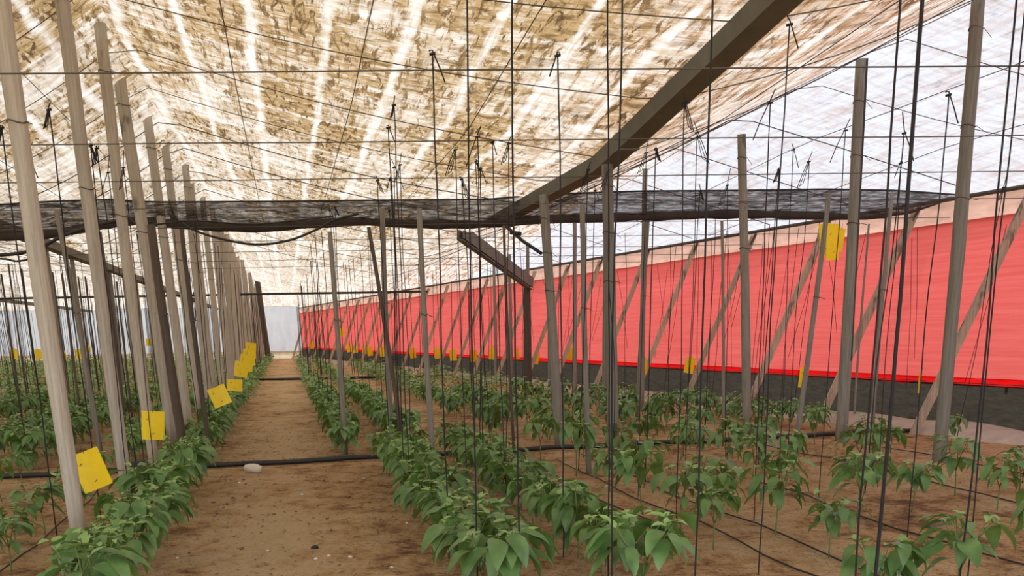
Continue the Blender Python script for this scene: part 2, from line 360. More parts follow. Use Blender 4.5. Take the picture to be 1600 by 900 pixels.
# ------------------------------------------------------------------ gutters
def gutter(s, d0, d1, z, label, drip=True):
    root = empty('roof_gutter', P(s, d1, z), label, 'gutter')
    prof = [(-0.105, 0.125), (-0.088, 0.0), (0.088, 0.0), (0.105, 0.125), (0.094, 0.125), (0.078, 0.013), (-0.078, 0.013), (-0.094, 0.125)]
    n = max(2, int((d1-d0)/0.8)); mb = MB(); up = rise if s == 3.09 else (lambda d: 0.0); vs = []
    for i in range(n+1):
        d = d0+(d1-d0)*i/n
        for a, b in prof: vs.append(P(s+a, d, z+b+up(d)+0.006*noise.noise((i*1.7, s, 0))))
    k = len(prof); fs = [(i*k+j, i*k+(j+1) % k, (i+1)*k+(j+1) % k, (i+1)*k+j) for i in range(n) for j in range(k)]
    fs += [tuple(range(k)), tuple(n*k+j for j in range(k))[::-1]]
    mb.add(vs, fs); ch = part(root, mb, 'channel', M['steel'], smooth=False)
    for i in range(int((d1-d0)/3.0)):
        mb = MB(); d = d0+1.2+3.0*i; mb.prism(P(s-0.092, d, z+up(d)), P(s+0.092, d, z+up(d)), Vector((K, 1, 0))*0.05, Vector((0, 0, 0.006)))
        sub(root, ch, mb, 'joint_strap', M['steel'], smooth=False)
    for i, d in enumerate((11.9, 12.5)):
        mb = MB()
        if d0 < d < d1 and s == 3.09: mb.tube([P(s-0.02+0.03*i, d, z-0.003), P(s-0.02+0.03*i, d, z+0.01)], 0.018, 8)
        if mb.v: sub(root, ch, mb, 'rust_spot', M['rust'])
    return root
gutter(3.09, -0.9, 15.0, 2.74, 'long grey metal roof gutter running overhead from the upper right')
gutter(-3.8, 9.0, 58, 2.74, 'narrow roof gutter seen beyond the left-hand line of posts')
gutter(-10.9, 14, 58, 2.74, 'distant roof gutter at the far left of the greenhouse')
# sloping drain channel from the gutter end down to a dark post by the red wall
mb = MB(); a = at(716, 362, 17.0); b = at(826, 442, 20.5); dv = (b-a).normalized(); side = dv.cross(Vector((0, 0, 1))).normalized()
root = empty('drain_channel', b, 'sloping metal drain channel running down to the red wall behind the shade net', 'channel')
up = side.cross(dv)
mb.prism(a, b, side*0.02, up*0.13); mb.prism(a-up*0.13+side*0.04, b-up*0.13+side*0.04, side*0.05, up*0.008); mb.prism(a+side*0.09, b+side*0.09, side*0.008, up*0.10)
part(root, mb, 'channel', M['steel'], smooth=False)
mb = MB(); mb.tube([a-up*0.13, a+up*0.13], 0.015, 6); part(root, mb, 'end_lip', M['steel'])
# ------------------------------------------------------------------ posts
def post(base, top, r, mat, name, label, group=None, bend=0.0, taper=0.85, ties=2, nail=True, seg=10):
    base = Vector(base); top = Vector(top); root = empty(name, base, label, 'post', group)
    n = 14; pts = []; rs = []
    ph = random.random()*50
    for i in range(n+1):
        t = i/n; p = base.lerp(top, t)
        p += Vector((bend*math.sin(math.pi*t)+0.006*noise.noise((t*5, ph, 0)), 0.006*noise.noise((t*5, ph, 9)), 0))
        if i == 0: p.z -= 0.05
        pts.append(p); rs.append(r*(1-(1-taper)*t)*(1+0.06*noise.noise((t*9, ph, 4))))
    mb = MB(); mb.tube(pts, rs, seg); shaft = part(root, mb, 'shaft', mat)
    if ties:
        for k in range(ties):
            mb = MB()
            t = 0.62+0.3*k/max(1, ties-1)+random.uniform(-.02, .02); p = base.lerp(top, t)
            rr = r*(1-(1-taper)*t)*1.07
            p += Vector((bend*math.sin(math.pi*t), 0, 0))
            mb.tube([p+Vector((math.cos(a)*rr, math.sin(a)*rr, 0.01*math.sin(a*2))) for a in [i*math.pi/5 for i in range(11)]], 0.004, 4, cap=False)
            mb.tube([p+Vector((rr, -rr*0.3, 0)), p+Vector((rr+0.05, -rr, -0.02-0.03*k))], 0.003, 4)
            sub(root, shaft, mb, 'wire_tie', M['wire'])
    return root
ORD = ['nearest', 'second', 'third', 'fourth', 'fifth', 'sixth', 'seventh', 'eighth', 'ninth', 'tenth']
# ridge posts left of the path
Ld = [5.96, 7.83, 9.54, 11.25, 13.1, 14.95]+[16.8+1.85*i for i in range(23)]
for i, d in enumerate(Ld):
    s = -1.36; base = P(s, d, 0); z = roof_z(s, d)-0.03
    jx = random.uniform(-0.03, 0.03) if i > 2 else 0
    top = P(s+jx-(0.16 if 2 < i < 6 else 0.05), d+(0.05 if i > 3 else 0), z)
    if d > 17: top.x += random.uniform(-0.08, 0.05); base.x += random.uniform(-0.05, 0.05)
    lab = 'weathered pale ridge post, %s from the camera in the line left of the path' % ORD[i] if i < 10 else 'weathered pale ridge post far along the line left of the path'
    post(base, top, 0.050 if i < 3 else 0.062 if i < 10 else 0.075, M['post_pale'], 'ridge_post', lab, 'ridge posts left of the path' if i >= 10 else None, bend=random.uniform(-.02, .02), ties=2 if d < 25 else 0, taper=1.05 if i < 4 else 0.92)
# ridge posts right
Rl = ['grey ridge post at the far right, rising to the roof above the last plants', 'grey ridge post with a black strap, right of the yellow card cluster', 'grey ridge post standing alone in front of the middle of the red netting']
for i, (b, t, r) in enumerate((((1465, 745), (1527, 12), 0.060), ((1313, 706), (1345, 108), 0.066), ((1167, 680), (1158, 225), 0.058))):
    g = ground(*b); g.z = 0; tp = at(t[0], t[1], g.y); tp.z = min(tp.z+0.1, roof_z(tp.x-K*tp.y, tp.y)-0.01)
    rt = post(g, tp, r, M['post_grey'], 'ridge_post', Rl[i], bend=0.01, ties=3, taper=0.86)
    if i == 1:
        mb = MB(); mb.prism(g.lerp(tp, 0.25)+Vector((r*.7, -r*.75, 0)), g.lerp(tp, 1.0)+Vector((r*.6, -r*.72, 0)), Vector((0.009, 0, 0)), Vector((0, 0.004, 0)))
        part(rt, mb, 'black_strap', M['black'], False)
    # heaped earth at the foot
    if i < 2:
        mb = MB(); n = 24
        mb.grid(lambda a, b: (g.x+0.01+(0.05+0.30*b)*math.cos(a*2*math.pi), g.y+(0.05+0.26*b)*math.sin(a*2*math.pi), 0.15*(1-b)**1.2*(1+0.3*noise.noise((a*9, b*3, i)))-0.015+0.02*noise.noise((math.cos(a*6.283)*3, math.sin(a*6.283)*3, b*3))), n, 6)
        tag(mb.obj('earth_mound', M['soil']), ['earth heaped round the foot of the far-right ridge post', 'earth heaped round the foot of the ridge post with the black strap'][i], 'mound')
for i in range(12):
    d = 14.3+1.9*i; s = 5.66
    if s+K*d > wall_x(d)-0.3: continue
    if i == 0: continue
    post(P(s, d, 0), P(s, d, roof_z(s, d)-0.02), 0.045, M['post_grey'], 'ridge_post', 'grey ridge post far along the right-hand line before the red netting', 'far ridge posts right', ties=0)
# gutter posts
for i, (d, lab) in enumerate(((9.6, 'thick pale grey post holding up the gutter, right of the centre'), (11.56, 'pale grey gutter post joined by a black brace, left of the thick centre post'))):
    tp = P(3.09-0.08-0.08*i, d, 2.74); b = P(3.10, d, 0)
    rt = post(b, tp, 0.057, M['post_grey'] if 0 else M['post_pale'] if 0 else M['post_grey'], 'gutter_post', lab, bend=0.0, ties=3, taper=0.88)
for i in range(10):
    d = 17+2.0*i; s = -3.8
    post(P(s, d, 0), P(s, d, 2.74), 0.05, M['post_grey'], 'gutter_post', 'thin grey post under the gutter beyond the left-hand posts', 'gutter posts on the left', ties=0)
# thin poles placed by where they stand
thin = [
 ((540, 710), (515, 362), .030, 'post_grey', 'slim grey pole rising from the first plant row right of the path'),
 ((612, 700), (597, 325), .034, 'post_grey', 'slim upright grey pole, left of a pair behind the front right plant row'),
 ((631, 705), (576, 355), .026, 'post_dark', 'slim dark pole leaning left across its grey neighbour right of the path'),
 ((679, 752), (655, 325), .027, 'post_grey', 'slim grey pole standing among the leaves of the front right plant row'),
 ((803, 705), (787, 352), .018, 'post_dark', 'very thin dark pole under the left end of the black brace'),
 ((920, 740), (910, 320), .028, 'post_grey', 'slim grey pole between the two gutter posts'),
 ((996, 655), (1013, 330), .036, 'post_grey', 'slim grey pole leaning right before the red netting, right of the thick centre post'),
 ((1130, 685), (1128, 345), .020, 'post_grey', 'thin straight grey pole left of the lone ridge post'),
 ((1239, 722), (1296, 302), .027, 'post_grey', 'thin grey pole leaning right that carries the cluster of yellow cards'),
 ((1362, 672), (1394, 302), .028, 'post_grey', 'thin grey pole leaning right beside the strut, right of the strapped post'),
 ((1334, 660), (1358, 350), .016, 'post_grey', 'very thin grey stick before the red netting, right of the strapped ridge post'),
 ((160, 722), (88, 327), .030, 'post_grey', 'slim grey pole between the two nearest posts at left'),
 ((200, 700), (156, 362), .024, 'post_dark', 'slim dark pole between the second and third posts at left'),
 ((331, 728), (284, 358), .026, 'post_dark', 'slim dark stake leaning against the line of pale posts left of the path'),
 ((290, 722), (236, 352), .050, 'post_dark', 'thick dark brown post leaning left beside the fourth pale post'),
 ((1572, 612), (1604, 430), .030, 'post_dark', 'dark pole leaning at the right edge before the red netting'),
]
for b, t, r, mt, lab in thin:
    g = ground(*b); g.z = 0; post(g, at(t[0], t[1], g.y), r, M[mt], 'thin_pole', lab, ties=1 if r > .02 else 0, bend=0.01*random.choice((-1, 1)), seg=7)
mb = MB()
g = at(823, 442, 20.5); post((g.x, g.y, 0), (g.x, g.y, g.z), 0.085, M['post_dark'], 'drain_post', 'short dark post under the lower end of the drain channel', ties=0)
g = ground(420, 566); post((g.x, g.y, 0), at(398, 408, g.y), 0.15, M['post_dark'], 'thick_post', 'thick dark post at the far end of the line left of the path', ties=0)
# dark stakes on the left
for i, (x, y) in enumerate(((2, 428), (13, 412), (34, 420), (50, 414), (82, 425), (97, 427), (122, 432), (133, 432), (165, 448), (60, 440), (182, 440))):
    d = 15.5+(i*37 % 5)*0.9; t = at(x, y, d); b = Vector((t.x+0.0, d, 0))
    post(b, t, 0.019, M['post_dark'], 'dark_stake', 'thin dark stake standing in the plant rows at the far left', 'dark stakes at the far left', ties=0, seg=6)
# ------------------------------------------------------------------ wall struts
di = [12.2, 13.9, 15.6, 17.35, 19.05, 20.75, 22.7, 24.3, 26.2, 27.95, 29.5, 31.1]+[33+2.0*i for i in range(13)]
sl = ['leaning timber strut cut off by the right edge of the view', 'leaning timber strut to the left of the far-right ridge post', 'leaning timber strut under the cluster of yellow cards', 'leaning timber strut touching the lone ridge post before the netting', 'leaning timber strut left of the lone ridge post', 'leaning timber strut next to the slim pole right of the thick centre post', 'leaning timber strut half hidden by the thick centre post']
for i, d in enumerate(di):
    if d > 57: break
    top = W(d, 2.76, 0.09); base = Vector((top.x-1.08, d+0.05, 0.0))
    lab = sl[i] if i < len(sl) else 'leaning timber strut in the receding row along the red netting'
    root = empty('wall_strut', base, lab, 'strut', None if i < len(sl) else 'far wall struts')
    mb = MB(); dv = (top-base).normalized(); sd_ = dv.cross(Vector((0, 1, 0))).normalized()
    wv = 0.045+0.01*random.random()
    mb.prism(base-dv*0.05, top, sd_*wv*0.9, dv.cross(sd_).normalized()*0.035)
    part(root, mb, 'beam', M['strut'], False)
    if i < 8:
        mb = MB(); mb.prism(top-dv*0.12+Vector((0.0, 0, 0)), W(d, 2.80, 0.04), Vector((0, 0.05, 0)), Vector((0, 0, 0.03))); part(root, mb, 'cleat', M['post_dark'], False)
# ------------------------------------------------------------------ wires
wg = 'thin trellis wires stretched across the rows'
for i in range(9):
    d = 5.6+1.93*i if i < 2 else 9.25+1.9*(i-2)
    sl_ = 0.04; xa, xb = -12-d*0.4, wall_x(d)-0.2
    yb = d+sl_*(xb)
    mb = MB(); n = 30
    mb.tube([(xa+(xb-xa)*k/n, d+sl_*(xa+(xb-xa)*k/n), 2.6+0.012*noise.noise((k*.4, i, 0))) for k in range(n+1)], 0.0042, 4)
    tag(mb.obj('trellis_wire', M['wire']), ['thin wire crossing the whole view high up, nearest of the trellis wires', 'thin trellis wire crossing the whole view, second from the camera', 'thin trellis wire crossing the view, third from the camera'][i] if i < 3 else 'thin trellis wire crossing the view above the far rows', 'wire', None if i < 3 else wg)
for i, d in enumerate([3.5, 4.6, 5.9, 7.2, 8.6, 10.1, 11.7, 13.4, 15.2, 17.2, 19.4, 22, 25, 29]):
    mb = MB(); pts = []
    smax = min(12, wall_x(d)-K*d-0.1); n = 60
    for k in range(n+1):
        s = -9+(smax+9)*k/n; dd = d-0.16*(s-0)/3.0; pts.append(P(s, dd, roof_z(s, dd)-0.035))
    mb.tube(pts, 0.004 if d < 12 else 0.006, 4); tag(mb.obj('roof_wire', M['wire']), 'thin roof wire crossing just under the whitewashed film', 'wire', 'cross wires under the roof film')
for i, s in enumerate([-6, -4.9, -2.9, -2.1, -0.3, 0.75, 1.8, 4.1, 5.0, 5.68, 6.6, 7.6, 8.6]):
    mb = MB(); pts = []
    for k in range(60):
        d = 2.5+k*0.8
        if s+K*d > wall_x(d)-0.15: break
        pts.append(P(s, d, roof_z(s, d)-0.04))
    mb.tube(pts, 0.0045, 4); tag(mb.obj('roof_wire', M['wire']), 'thin roof wire running with the rows under the whitewashed film', 'wire', 'lengthwise wires under the roof film')
# ------------------------------------------------------------------ folded shade net across the aisle
tops = [(-60, 322), (0, 320), (80, 315), (170, 312), (240, 316), (450, 315), (600, 313), (760, 312), (850, 304), (1000, 299), (1150, 298), (1290, 296), (1400, 298), (1498, 305)]
bots = [(-60, 380), (0, 379), (80, 374), (150, 360), (215, 349), (290, 358), (400, 364), (470, 357), (560, 351), (640, 356), (745, 357), (850, 349), (1000, 345), (1150, 340), (1290, 344), (1350, 347), (1420, 338), (1498, 308)]
def interp(tb, x):
    for (a, ya), (b, yb) in zip(tb, tb[1:]):
        if x <= b: return ya+(yb-ya)*max(0, (x-a)/(b-a))
    return tb[-1][1]
nr = empty('folded_shade_net', at(760, 315, 13.0), 'bunched dark shade net hanging across the whole view above the cross aisle', 'net')
def bandpt(u, v, back=0.0):
    x = -60+1558*u; yt, yb = interp(tops, x), interp(bots, x); y = yt+(yb-yt)*v
    d = 12.9+0.35*v+back+0.10*noise.noise((u*22, v*2.6, 1))+0.03*noise.noise((u*90, v*5, 2))
    return at(x, y, d)
mb = MB(); mb.grid(lambda u, v: bandpt(u, v*0.92), 260, 14); part(nr, mb, 'front_fold', M['band'])
mb = MB(); mb.grid(lambda u, v: bandpt(u, 0.02+v*0.95, 0.55)+Vector((0, 0, 0.02)), 160, 8); part(nr, mb, 'back_fold', M['band'])
mb = MB(); pts = [bandpt(i/150, 0.86) for i in range(151)]
mb.tube(pts, [0.052*(1+0.3*noise.noise((i*.3, 0, 0)))*min(1, (151-i)/25) for i in range(151)], 8); part(nr, mb, 'rolled_edge', M['band_edge'], label='darker rolled lower edge')
mb = MB(); mb.tube([bandpt(i/60, 0.0)+Vector((0, -0.02, 0)) for i in range(61)], 0.011, 5); part(nr, mb, 'top_cord', M['black'])
# hanging hoses
def hose(pts, r, name, label, mat='black', cat='hose', parts=None, group=None):
    # smooth Catmull-Rom through the points
    q = [pts[0]]+pts+[pts[-1]]; out = []
    for i in range(1, len(q)-2):
        for k in range(8):
            t = k/8; a, b, c, d = q[i-1], q[i], q[i+1], q[i+2]
            out.append(0.5*((2*b)+(c-a)*t+(2*a-5*b+4*c-d)*t*t+(3*b-a-3*c+d)*t*t*t))
    out.append(pts[-1]); mb = MB(); mb.tube(out, r, 8); return tag(mb.obj(name, M[mat]), label, cat, group)
hose([at(x, y, 12.7) for x, y in ((262, 333), (300, 358), (345, 373), (400, 382), (450, 376), (492, 360), (520, 345), (560, 334))], 0.014, 'hanging_hose', 'black hose sagging in a loop below the shade net, centre left')
hose([at(x, y, 12.4) for x, y in ((-40, 400), (20, 397), (60, 388), (100, 368), (150, 352), (185, 345))], 0.020, 'hanging_hose', 'black hose hanging below the shade net at the left edge')
hose([at(x, y, 12.9) for x, y in ((-20, 403), (10, 405), (28, 408), (60, 402))], 0.012, 'hanging_hose', 'short black hose end below the shade net at the left edge')
hose([at(x, y, 12.4) for x, y in ((180, 318), (200, 340), (225, 352), (300, 345), (400, 350), (520, 338))], 0.010, 'slack_cord', 'thin slack cord looped in front of the shade net at left', cat='cord')
# brace
a, b = at(790, 353, 11.9), at(846, 396, 11.56)
root = empty('black_brace', b, 'black brace slanting from the shade net down to the gutter post', 'brace')
mb = MB(); mb.tube([a, a.lerp(b, .5)+Vector((0, 0, -.02)), b], 0.019, 7); part(root, mb, 'bar', M['black'])
mb = MB(); c = a.lerp(b, .3); mb.tube([c+Vector((-.07, 0, .02)), c+Vector((.06, 0, .0))], 0.022, 6); part(root, mb, 'clamp', M['black'])
# high pipe far away
hose([Vector((x, 34+0.02*x, 2.62+0.02*noise.noise((x*.4, 0, 0)))) for x in (-26, -22, -18, -14, -11, -8, -5, -2.6)], 0.035, 'overhead_pipe', 'thin black overhead pipe crossing the far rows below roof height', cat='pipe')
# ------------------------------------------------------------------ ground pipe, fittings
def pipe_d(x): return 10.93+0.29*x
pipe = empty('irrigation_pipe', (-2.6, pipe_d(-2.6), 0), 'black irrigation pipe lying across the bare path from side to side', 'pipe')
mb = MB(); mb.tube([(x, pipe_d(x)+0.05*noise.noise((x*.5, 0, 0)), 0.035+gz(x, pipe_d(x))+0.008*noise.noise((x, 5, 0))) for x in [-9+0.35*i for i in range(44)]], 0.027, 10); part(pipe, mb, 'tube', M['black'])
g = ground(205, 748); g.y = pipe_d(g.x)
mb = MB(); mb.tube([g+Vector((-.14, -.04, .05)), g+Vector((.14, .04, .05))], 0.075, 12); mb.tube([g+Vector((-.2, -.06, .05)), g+Vector((.2, .06, .05))], 0.05, 12); part(pipe, mb, 'coupling', M['black'])
p2 = [Vector((x, 30.6+0.05*x, 0.04)) for x in (-30, -20, -12, -8, -6.2, -4.5, -2)]
hose(p2, 0.035, 'cross_pipe', 'thin dark pipe crossing the path far from the camera', cat='pipe')
def rowline(s, d0, d1, label, r=0.0055, wob=0.12):
    pts = []
    n = max(3, int((d1-d0)/0.35))
    for i in range(n+1):
        d = d0+(d1-d0)*i/n; p = P(s+wob*noise.noise((d*.7, s, 0)), d, 0); p.z = gz(p.x, p.y)+r*1.2+0.008; pts.append(p)
    mb = MB(); mb.tube(pts, r, 6); tag(mb.obj('drip_line', M['black']), label, 'hose')
for s, d0, d1, lab in ((2.70, 4.2, 10.2, 'thin black drip line on the soil between the two right-hand near rows'), (3.05, 4.4, 10.6, 'thin black drip line under the second right-hand near row'),
                       (2.38, 6.0, 10.0, 'thin black drip line left of the right-hand near rows'), (3.95, 4.5, 8.5, 'thin black drip line in front of the right-hand mound'),
                       (5.35, 6.5, 11.5, 'thin black drip line near the far-right ridge post'), (6.4, 7.5, 11.6, 'thin black drip line at the right edge of the view'),
                       (-1.75, 4.2, 9.2, 'thin black drip line among the plants at the lower left'), (-2.7, 6, 9.0, 'thin black drip line at the left edge of the view'),
                       ):
    rowline(s, d0, d1, lab)
# stone and clods
def lump(p, r, mat, name, label, cat, flat=0.6, group=None, seed=0):
    mb = MB(); n, k = 12, 8
    def fn(a, b):
        th = a*2*math.pi; ph = math.pi*b; v = Vector((math.sin(ph)*math.cos(th), math.sin(ph)*math.sin(th), math.cos(ph)*flat))
        return Vector((0, 0, r*flat*0.6))+v*r*(1+0.45*noise.noise(v*1.7+Vector((seed, 0, 0)))+0.15*noise.noise(v*5+Vector((seed, 3, 0))))
    mb.grid(fn, n, k); o = mb.obj(name, M[mat]); o.location = p; return tag(o, label, cat, group)
g = ground(398, 738); g.z = gz(g.x, g.y); o = lump(g, 0.07, 'rag', 'white_stone', 'whitish stone lying against the black pipe on the path', 'stone', 0.7); o.scale = (1.4, 1, 1)
g = ground(492, 858); g.z = gz(g.x, g.y); lump(g, 0.022, 'black', 'dark_clod', 'small almost black clod on the path near the front', 'clod', seed=4)
rc = random.Random(3)
for i in range(46):
    px, py = rc.uniform(260, 660), rc.uniform(745, 890); g = ground(px, py); g.z = gz(g.x, g.y)
    lump(g, rc.uniform(0.006, 0.016), 'clod' if rc.random() < .7 else 'rag', 'soil_clod', 'small loose clod on the bare path before the pipe', 'clod', group='clods on the path', seed=i)
# scattered dry litter
mb = MB()
for i in range(3000):
    d = rc.uniform(4.5, 16); s = rc.choice((rc.uniform(1.8, 2.4), rc.uniform(-3, 7), rc.uniform(-0.8, 0.7), rc.uniform(0.9, 1.7))); p = P(s, d, 0); p.z = gz(p.x, p.y)+0.006
    if p.x > wall_x(d)-1.2: continue
    a = rc.uniform(0, 6.28); l = rc.uniform(0.008, 0.03); v = Vector((math.cos(a), math.sin(a), rc.uniform(-.1, .3)))*l; q = Vector((-v.y, v.x, 0))*rc.uniform(.15, .5)
    mb.add([p-v, p+q*0.6+Vector((0, 0, .004)), p+v, p-q], [(0, 1, 2, 3)])
o = tag(mb.obj('dry_litter', M['clod']), 'scattered dry bits and crumbs over the sandy soil', 'litter'); o['kind'] = 'stuff'
# ------------------------------------------------------------------ pepper plants
def leaf(mb, base, direc, L, Wd, droop, mi, rnd, nl=6, fold=0.25):
    d = Vector(direc).normalized(); side = d.cross(Vector((0, 0, 1)))
    if side.length < .1: side = Vector((1, 0, 0))
    side.normalize(); p = Vector(base); el = d.copy(); vs = []
    roll = rnd.uniform(-.35, .35); wv = rnd.uniform(0, 6)
    for i in range(nl+1):
        t = i/nl; wdt = Wd*(math.sin(math.pi*min(1, t*0.93+0.05)**0.72))*(1-0.25*t)+0.001
        if i == nl: wdt = 0.0008
        up = side.cross(el).normalized(); sd2 = (side*math.cos(roll)+up*math.sin(roll)); up2 = sd2.cross(el)
        lift = fold*wdt+0.12*wdt*math.sin(t*9+wv)
        vs += [p-sd2*wdt+up2*lift, p-sd2*wdt*.5+up2*lift*.35, p, p+sd2*wdt*.5+up2*lift*.35, p+sd2*wdt+up2*lift]
        el = (el+Vector((0, 0, -1))*droop/nl*1.4).normalized(); p = p+el*L/nl
    fs = [(i*5+k, i*5+k+1, (i+1)*5+k+1, (i+1)*5+k) for i in range(nl) for k in range(4)]
    mb.add(vs, fs, mi)
def make_proto(seed, height=0.5, nleaf=34, spread=0.15, dense=False):
    r = random.Random(seed); st = MB(); lv = MB()
    h0 = height*(0.30 if dense else 0.42)
    root = Vector((0, 0, -0.03)); fork = Vector((r.uniform(-.02, .02), r.uniform(-.02, .02), h0))
    st.tube([root, root.lerp(fork, .5)+Vector((r.uniform(-.01, .01), 0, 0)), fork], [0.006, 0.005, 0.0045], 6)
    tips = []
    nb = 3 if not dense else 4
    for b in range(nb):
        a = 2*math.pi*b/nb+r.uniform(-.4, .4); o = Vector((math.cos(a), math.sin(a), 0))
        m1 = fork+o*spread*.45+Vector((0, 0, (height-h0)*.5)); e = fork+o*spread*r.uniform(.7, 1.0)+Vector((0, 0, (height-h0)*r.uniform(.8, 1.02)))
        st.tube([fork, m1, e], [0.004, 0.0032, 0.0022], 5); tips.append((fork, m1, e))
        a2 = a+r.choice((-1, 1))*0.8; e2 = m1+Vector((math.cos(a2), math.sin(a2), 0))*spread*.5+Vector((0, 0, (height-h0)*.35)); st.tube([m1, e2], [0.003, 0.002], 5); tips.append((m1, m1.lerp(e2, .5), e2))
    for i in range(nleaf):
        f, m1, e = r.choice(tips); t = r.uniform(0.15, 1)
        p = f.lerp(m1, t*2) if t < .5 else m1.lerp(e, t*2-1)
        a = r.uniform(0, 6.283); out = Vector((p.x, p.y, 0))
        d = Vector((math.cos(a), math.sin(a), 0))+out.normalized()*0.7 if out.length > .01 else Vector((math.cos(a), math.sin(a), 0))
        d.z = r.uniform(-.25, .55); d.normalize()
        pl = r.uniform(.03, .06); q = p+d*pl; st.tube([p, q], 0.0015, 4, cap=False)
        L = r.uniform(.12, .20)
        leaf(lv, q, d+Vector((0, 0, -.1)), L, L*r.uniform(.21, .28), r.uniform(.7, 2.0), 0, r)
    for f, m1, e in tips:
        for k in range(3):
            a = r.uniform(0, 6.283); L = r.uniform(.04, .08)
            leaf(lv, e, Vector((math.cos(a), math.sin(a), r.uniform(.2, 1))), L, L*.27, r.uniform(.2, .8), 1, r, nl=4)
        st.tube([e, e+Vector((.01, 0, .012)), e+Vector((.012, 0, .004))], [.002, .004, .003], 5)
    return st.mesh('stem', M['stem']), lv.mesh('leaves', [M['leaf'], M['leaf_young']])
tall = [make_proto(11+i, 0.47, 20, 0.12) for i in range(5)]
bushy = [make_proto(31+i, 0.44, 34, 0.15, True) for i in range(5)]
rp = random.Random(21)
near_rows = [(-1.0, 'b', 'row along the left edge of the path'), (-1.75, 't', 'row just left of the nearest post'), (-2.5, 't', 'second row left of the posts'), (-3.3, 't', 'third row left of the posts'),
             (0.95, 'b', 'row along the right edge of the path'), (1.62, 'b', 'second row right of the path'), (2.55, 't', 'third row right of the path'), (3.0, 't', 'fourth row right of the path'),
             (3.85, 't', 'fifth row right of the path'), (4.35, 't', 'sixth row right of the path'), (5.1, 't', 'row left of the far-right post'), (5.85, 't', 'row beside the far-right post'),
             (6.9, 't', 'row nearest the sand bank'), (-4.2, 't', 'fourth row left of the posts'), (-5.0, 't', 'fifth row left of the posts')]
far_right = [0.58, 1.28, 2.6, 3.2, 4.35, 5.0, 6.1, 6.7, 7.7]
far_left = [-1.0, -1.75]+[v for i in range(14) for v in (-2.75-1.75*i, -3.4-1.75*i)]
plants = []   # (s, d, scale, kind, where)
for s, kd, wh in near_rows:
    d = 4.3+rp.uniform(0, .3)
    while d < 13.5:
        p = P(s, d)
        if d < pipe_d(p.x)-0.35 and p.x < wall_x(d)-1.5:
            miss = (0.5 if s == 2.55 else 0.25) if kd == 't' else 0.0
            if s > 3.5: miss = .45
            if s < -1.5 and d > 8.3: miss = .6
            if rp.random() > miss: plants.append((s+rp.uniform(-.07, .07), d, rp.uniform(.8, 1.1)*(0.95 if s > -1.5 else .85), kd, wh+', near'))
        d += rp.uniform(.34, .44) if kd == 'b' else rp.uniform(.46, .62)
for s in far_right+far_left:
    d = 9.0+rp.uniform(0, .3)
    while d < END-1.5:
        p = P(s, d)
        if d > pipe_d(p.x)+0.45 and -32 < p.x < wall_x(d)-1.35:
            gp = 0.12 if s > 0 or s < -2 else 0
            if s > 3.9: gp = .45 if d < 26 else .2
            if s > 2.4 and d < 16: gp = .35
            if rp.random() > gp: plants.append((s+rp.uniform(-.05, .05), d, rp.uniform(.8, 1.0)*(1.0 if s < 5.5 else .85), 'b', ('left path row' if -1.2 < s < -.8 else ('%s row left of the posts' % ORD[min(9, far_left.index(s)-1)] if far_left.index(s) < 10 else 'rows at the far left') if s < 0 else 'right path row' if s < 1 else '%s row right of the path' % ORD[far_right.index(s)])+', beyond the pipe'))
        d += (rp.uniform(.34, .44) if d < 25 else rp.uniform(.45, .6))
vis = []; rest = []
for q in plants:
    p = P(q[0], q[1]); x, y, z = pix((p.x, p.y, 0.3)); x2, y2, z2 = pix((p.x, p.y, 0.5*q[2]))
    if -60 < x < 1660 and y2 < 915: vis.append((z, q))
    elif q[1] > 6: rest.append(q)
vis.sort(key=lambda t: t[0]); ind = [q for _, q in vis[:300]]; rest += [q for _, q in vis[300:]]
LAB = {'left path row, beyond the pipe': 'distant pepper plant of the dense left path row, far beyond the black pipe',
 'left rows, beyond the pipe': 'pepper plant in the rows left of the line of posts, beyond the pipe', 'right path row, beyond the pipe': 'pepper plant of the row right of the path, beyond the black pipe',
 'right rows, beyond the pipe': 'pepper plant in the rows between path and red wall, beyond the pipe'}
seen = {}
for i, (s, d, sc, kd, wh) in enumerate(ind):
    st, lv = rp.choice(bushy if kd == 'b' else tall)
    p = P(s, d); p.z = gz(p.x, p.y)
    grp = 'pepper plants: '+wh; k = seen.get(wh, 0); seen[wh] = k+1
    if wh.endswith(', near'):
        row = wh[:-6]
        if k < 10: lab = '%s pepper plant in the %s' % (ORD[k], row)
        else: lab = 'pepper plant close to the pipe in the %s' % row
    elif 'path row' in wh and k < 8:
        lab = '%s pepper plant past the pipe, %s edge of the path' % (['first', *ORD[1:]][k], 'left' if 'left' in wh else 'right')
    else: lab = LAB.get(wh) or 'pepper plant in the '+wh.replace('nearest', 'first')
    e = empty('pepper_plant', p, lab, 'plant', grp)
    e.rotation_euler = (0, 0, rp.uniform(0, 6.28)); e.scale = (sc*(1.12 if d < 7.5 else 1.03), sc*(1.12 if d < 7.5 else 1.03), sc*rp.uniform(.92, 1.1))
    for nm, me in (('stem', st), ('leaves', lv)):
        o = bpy.data.objects.new(nm, me); o.parent = e; COL.objects.link(o)
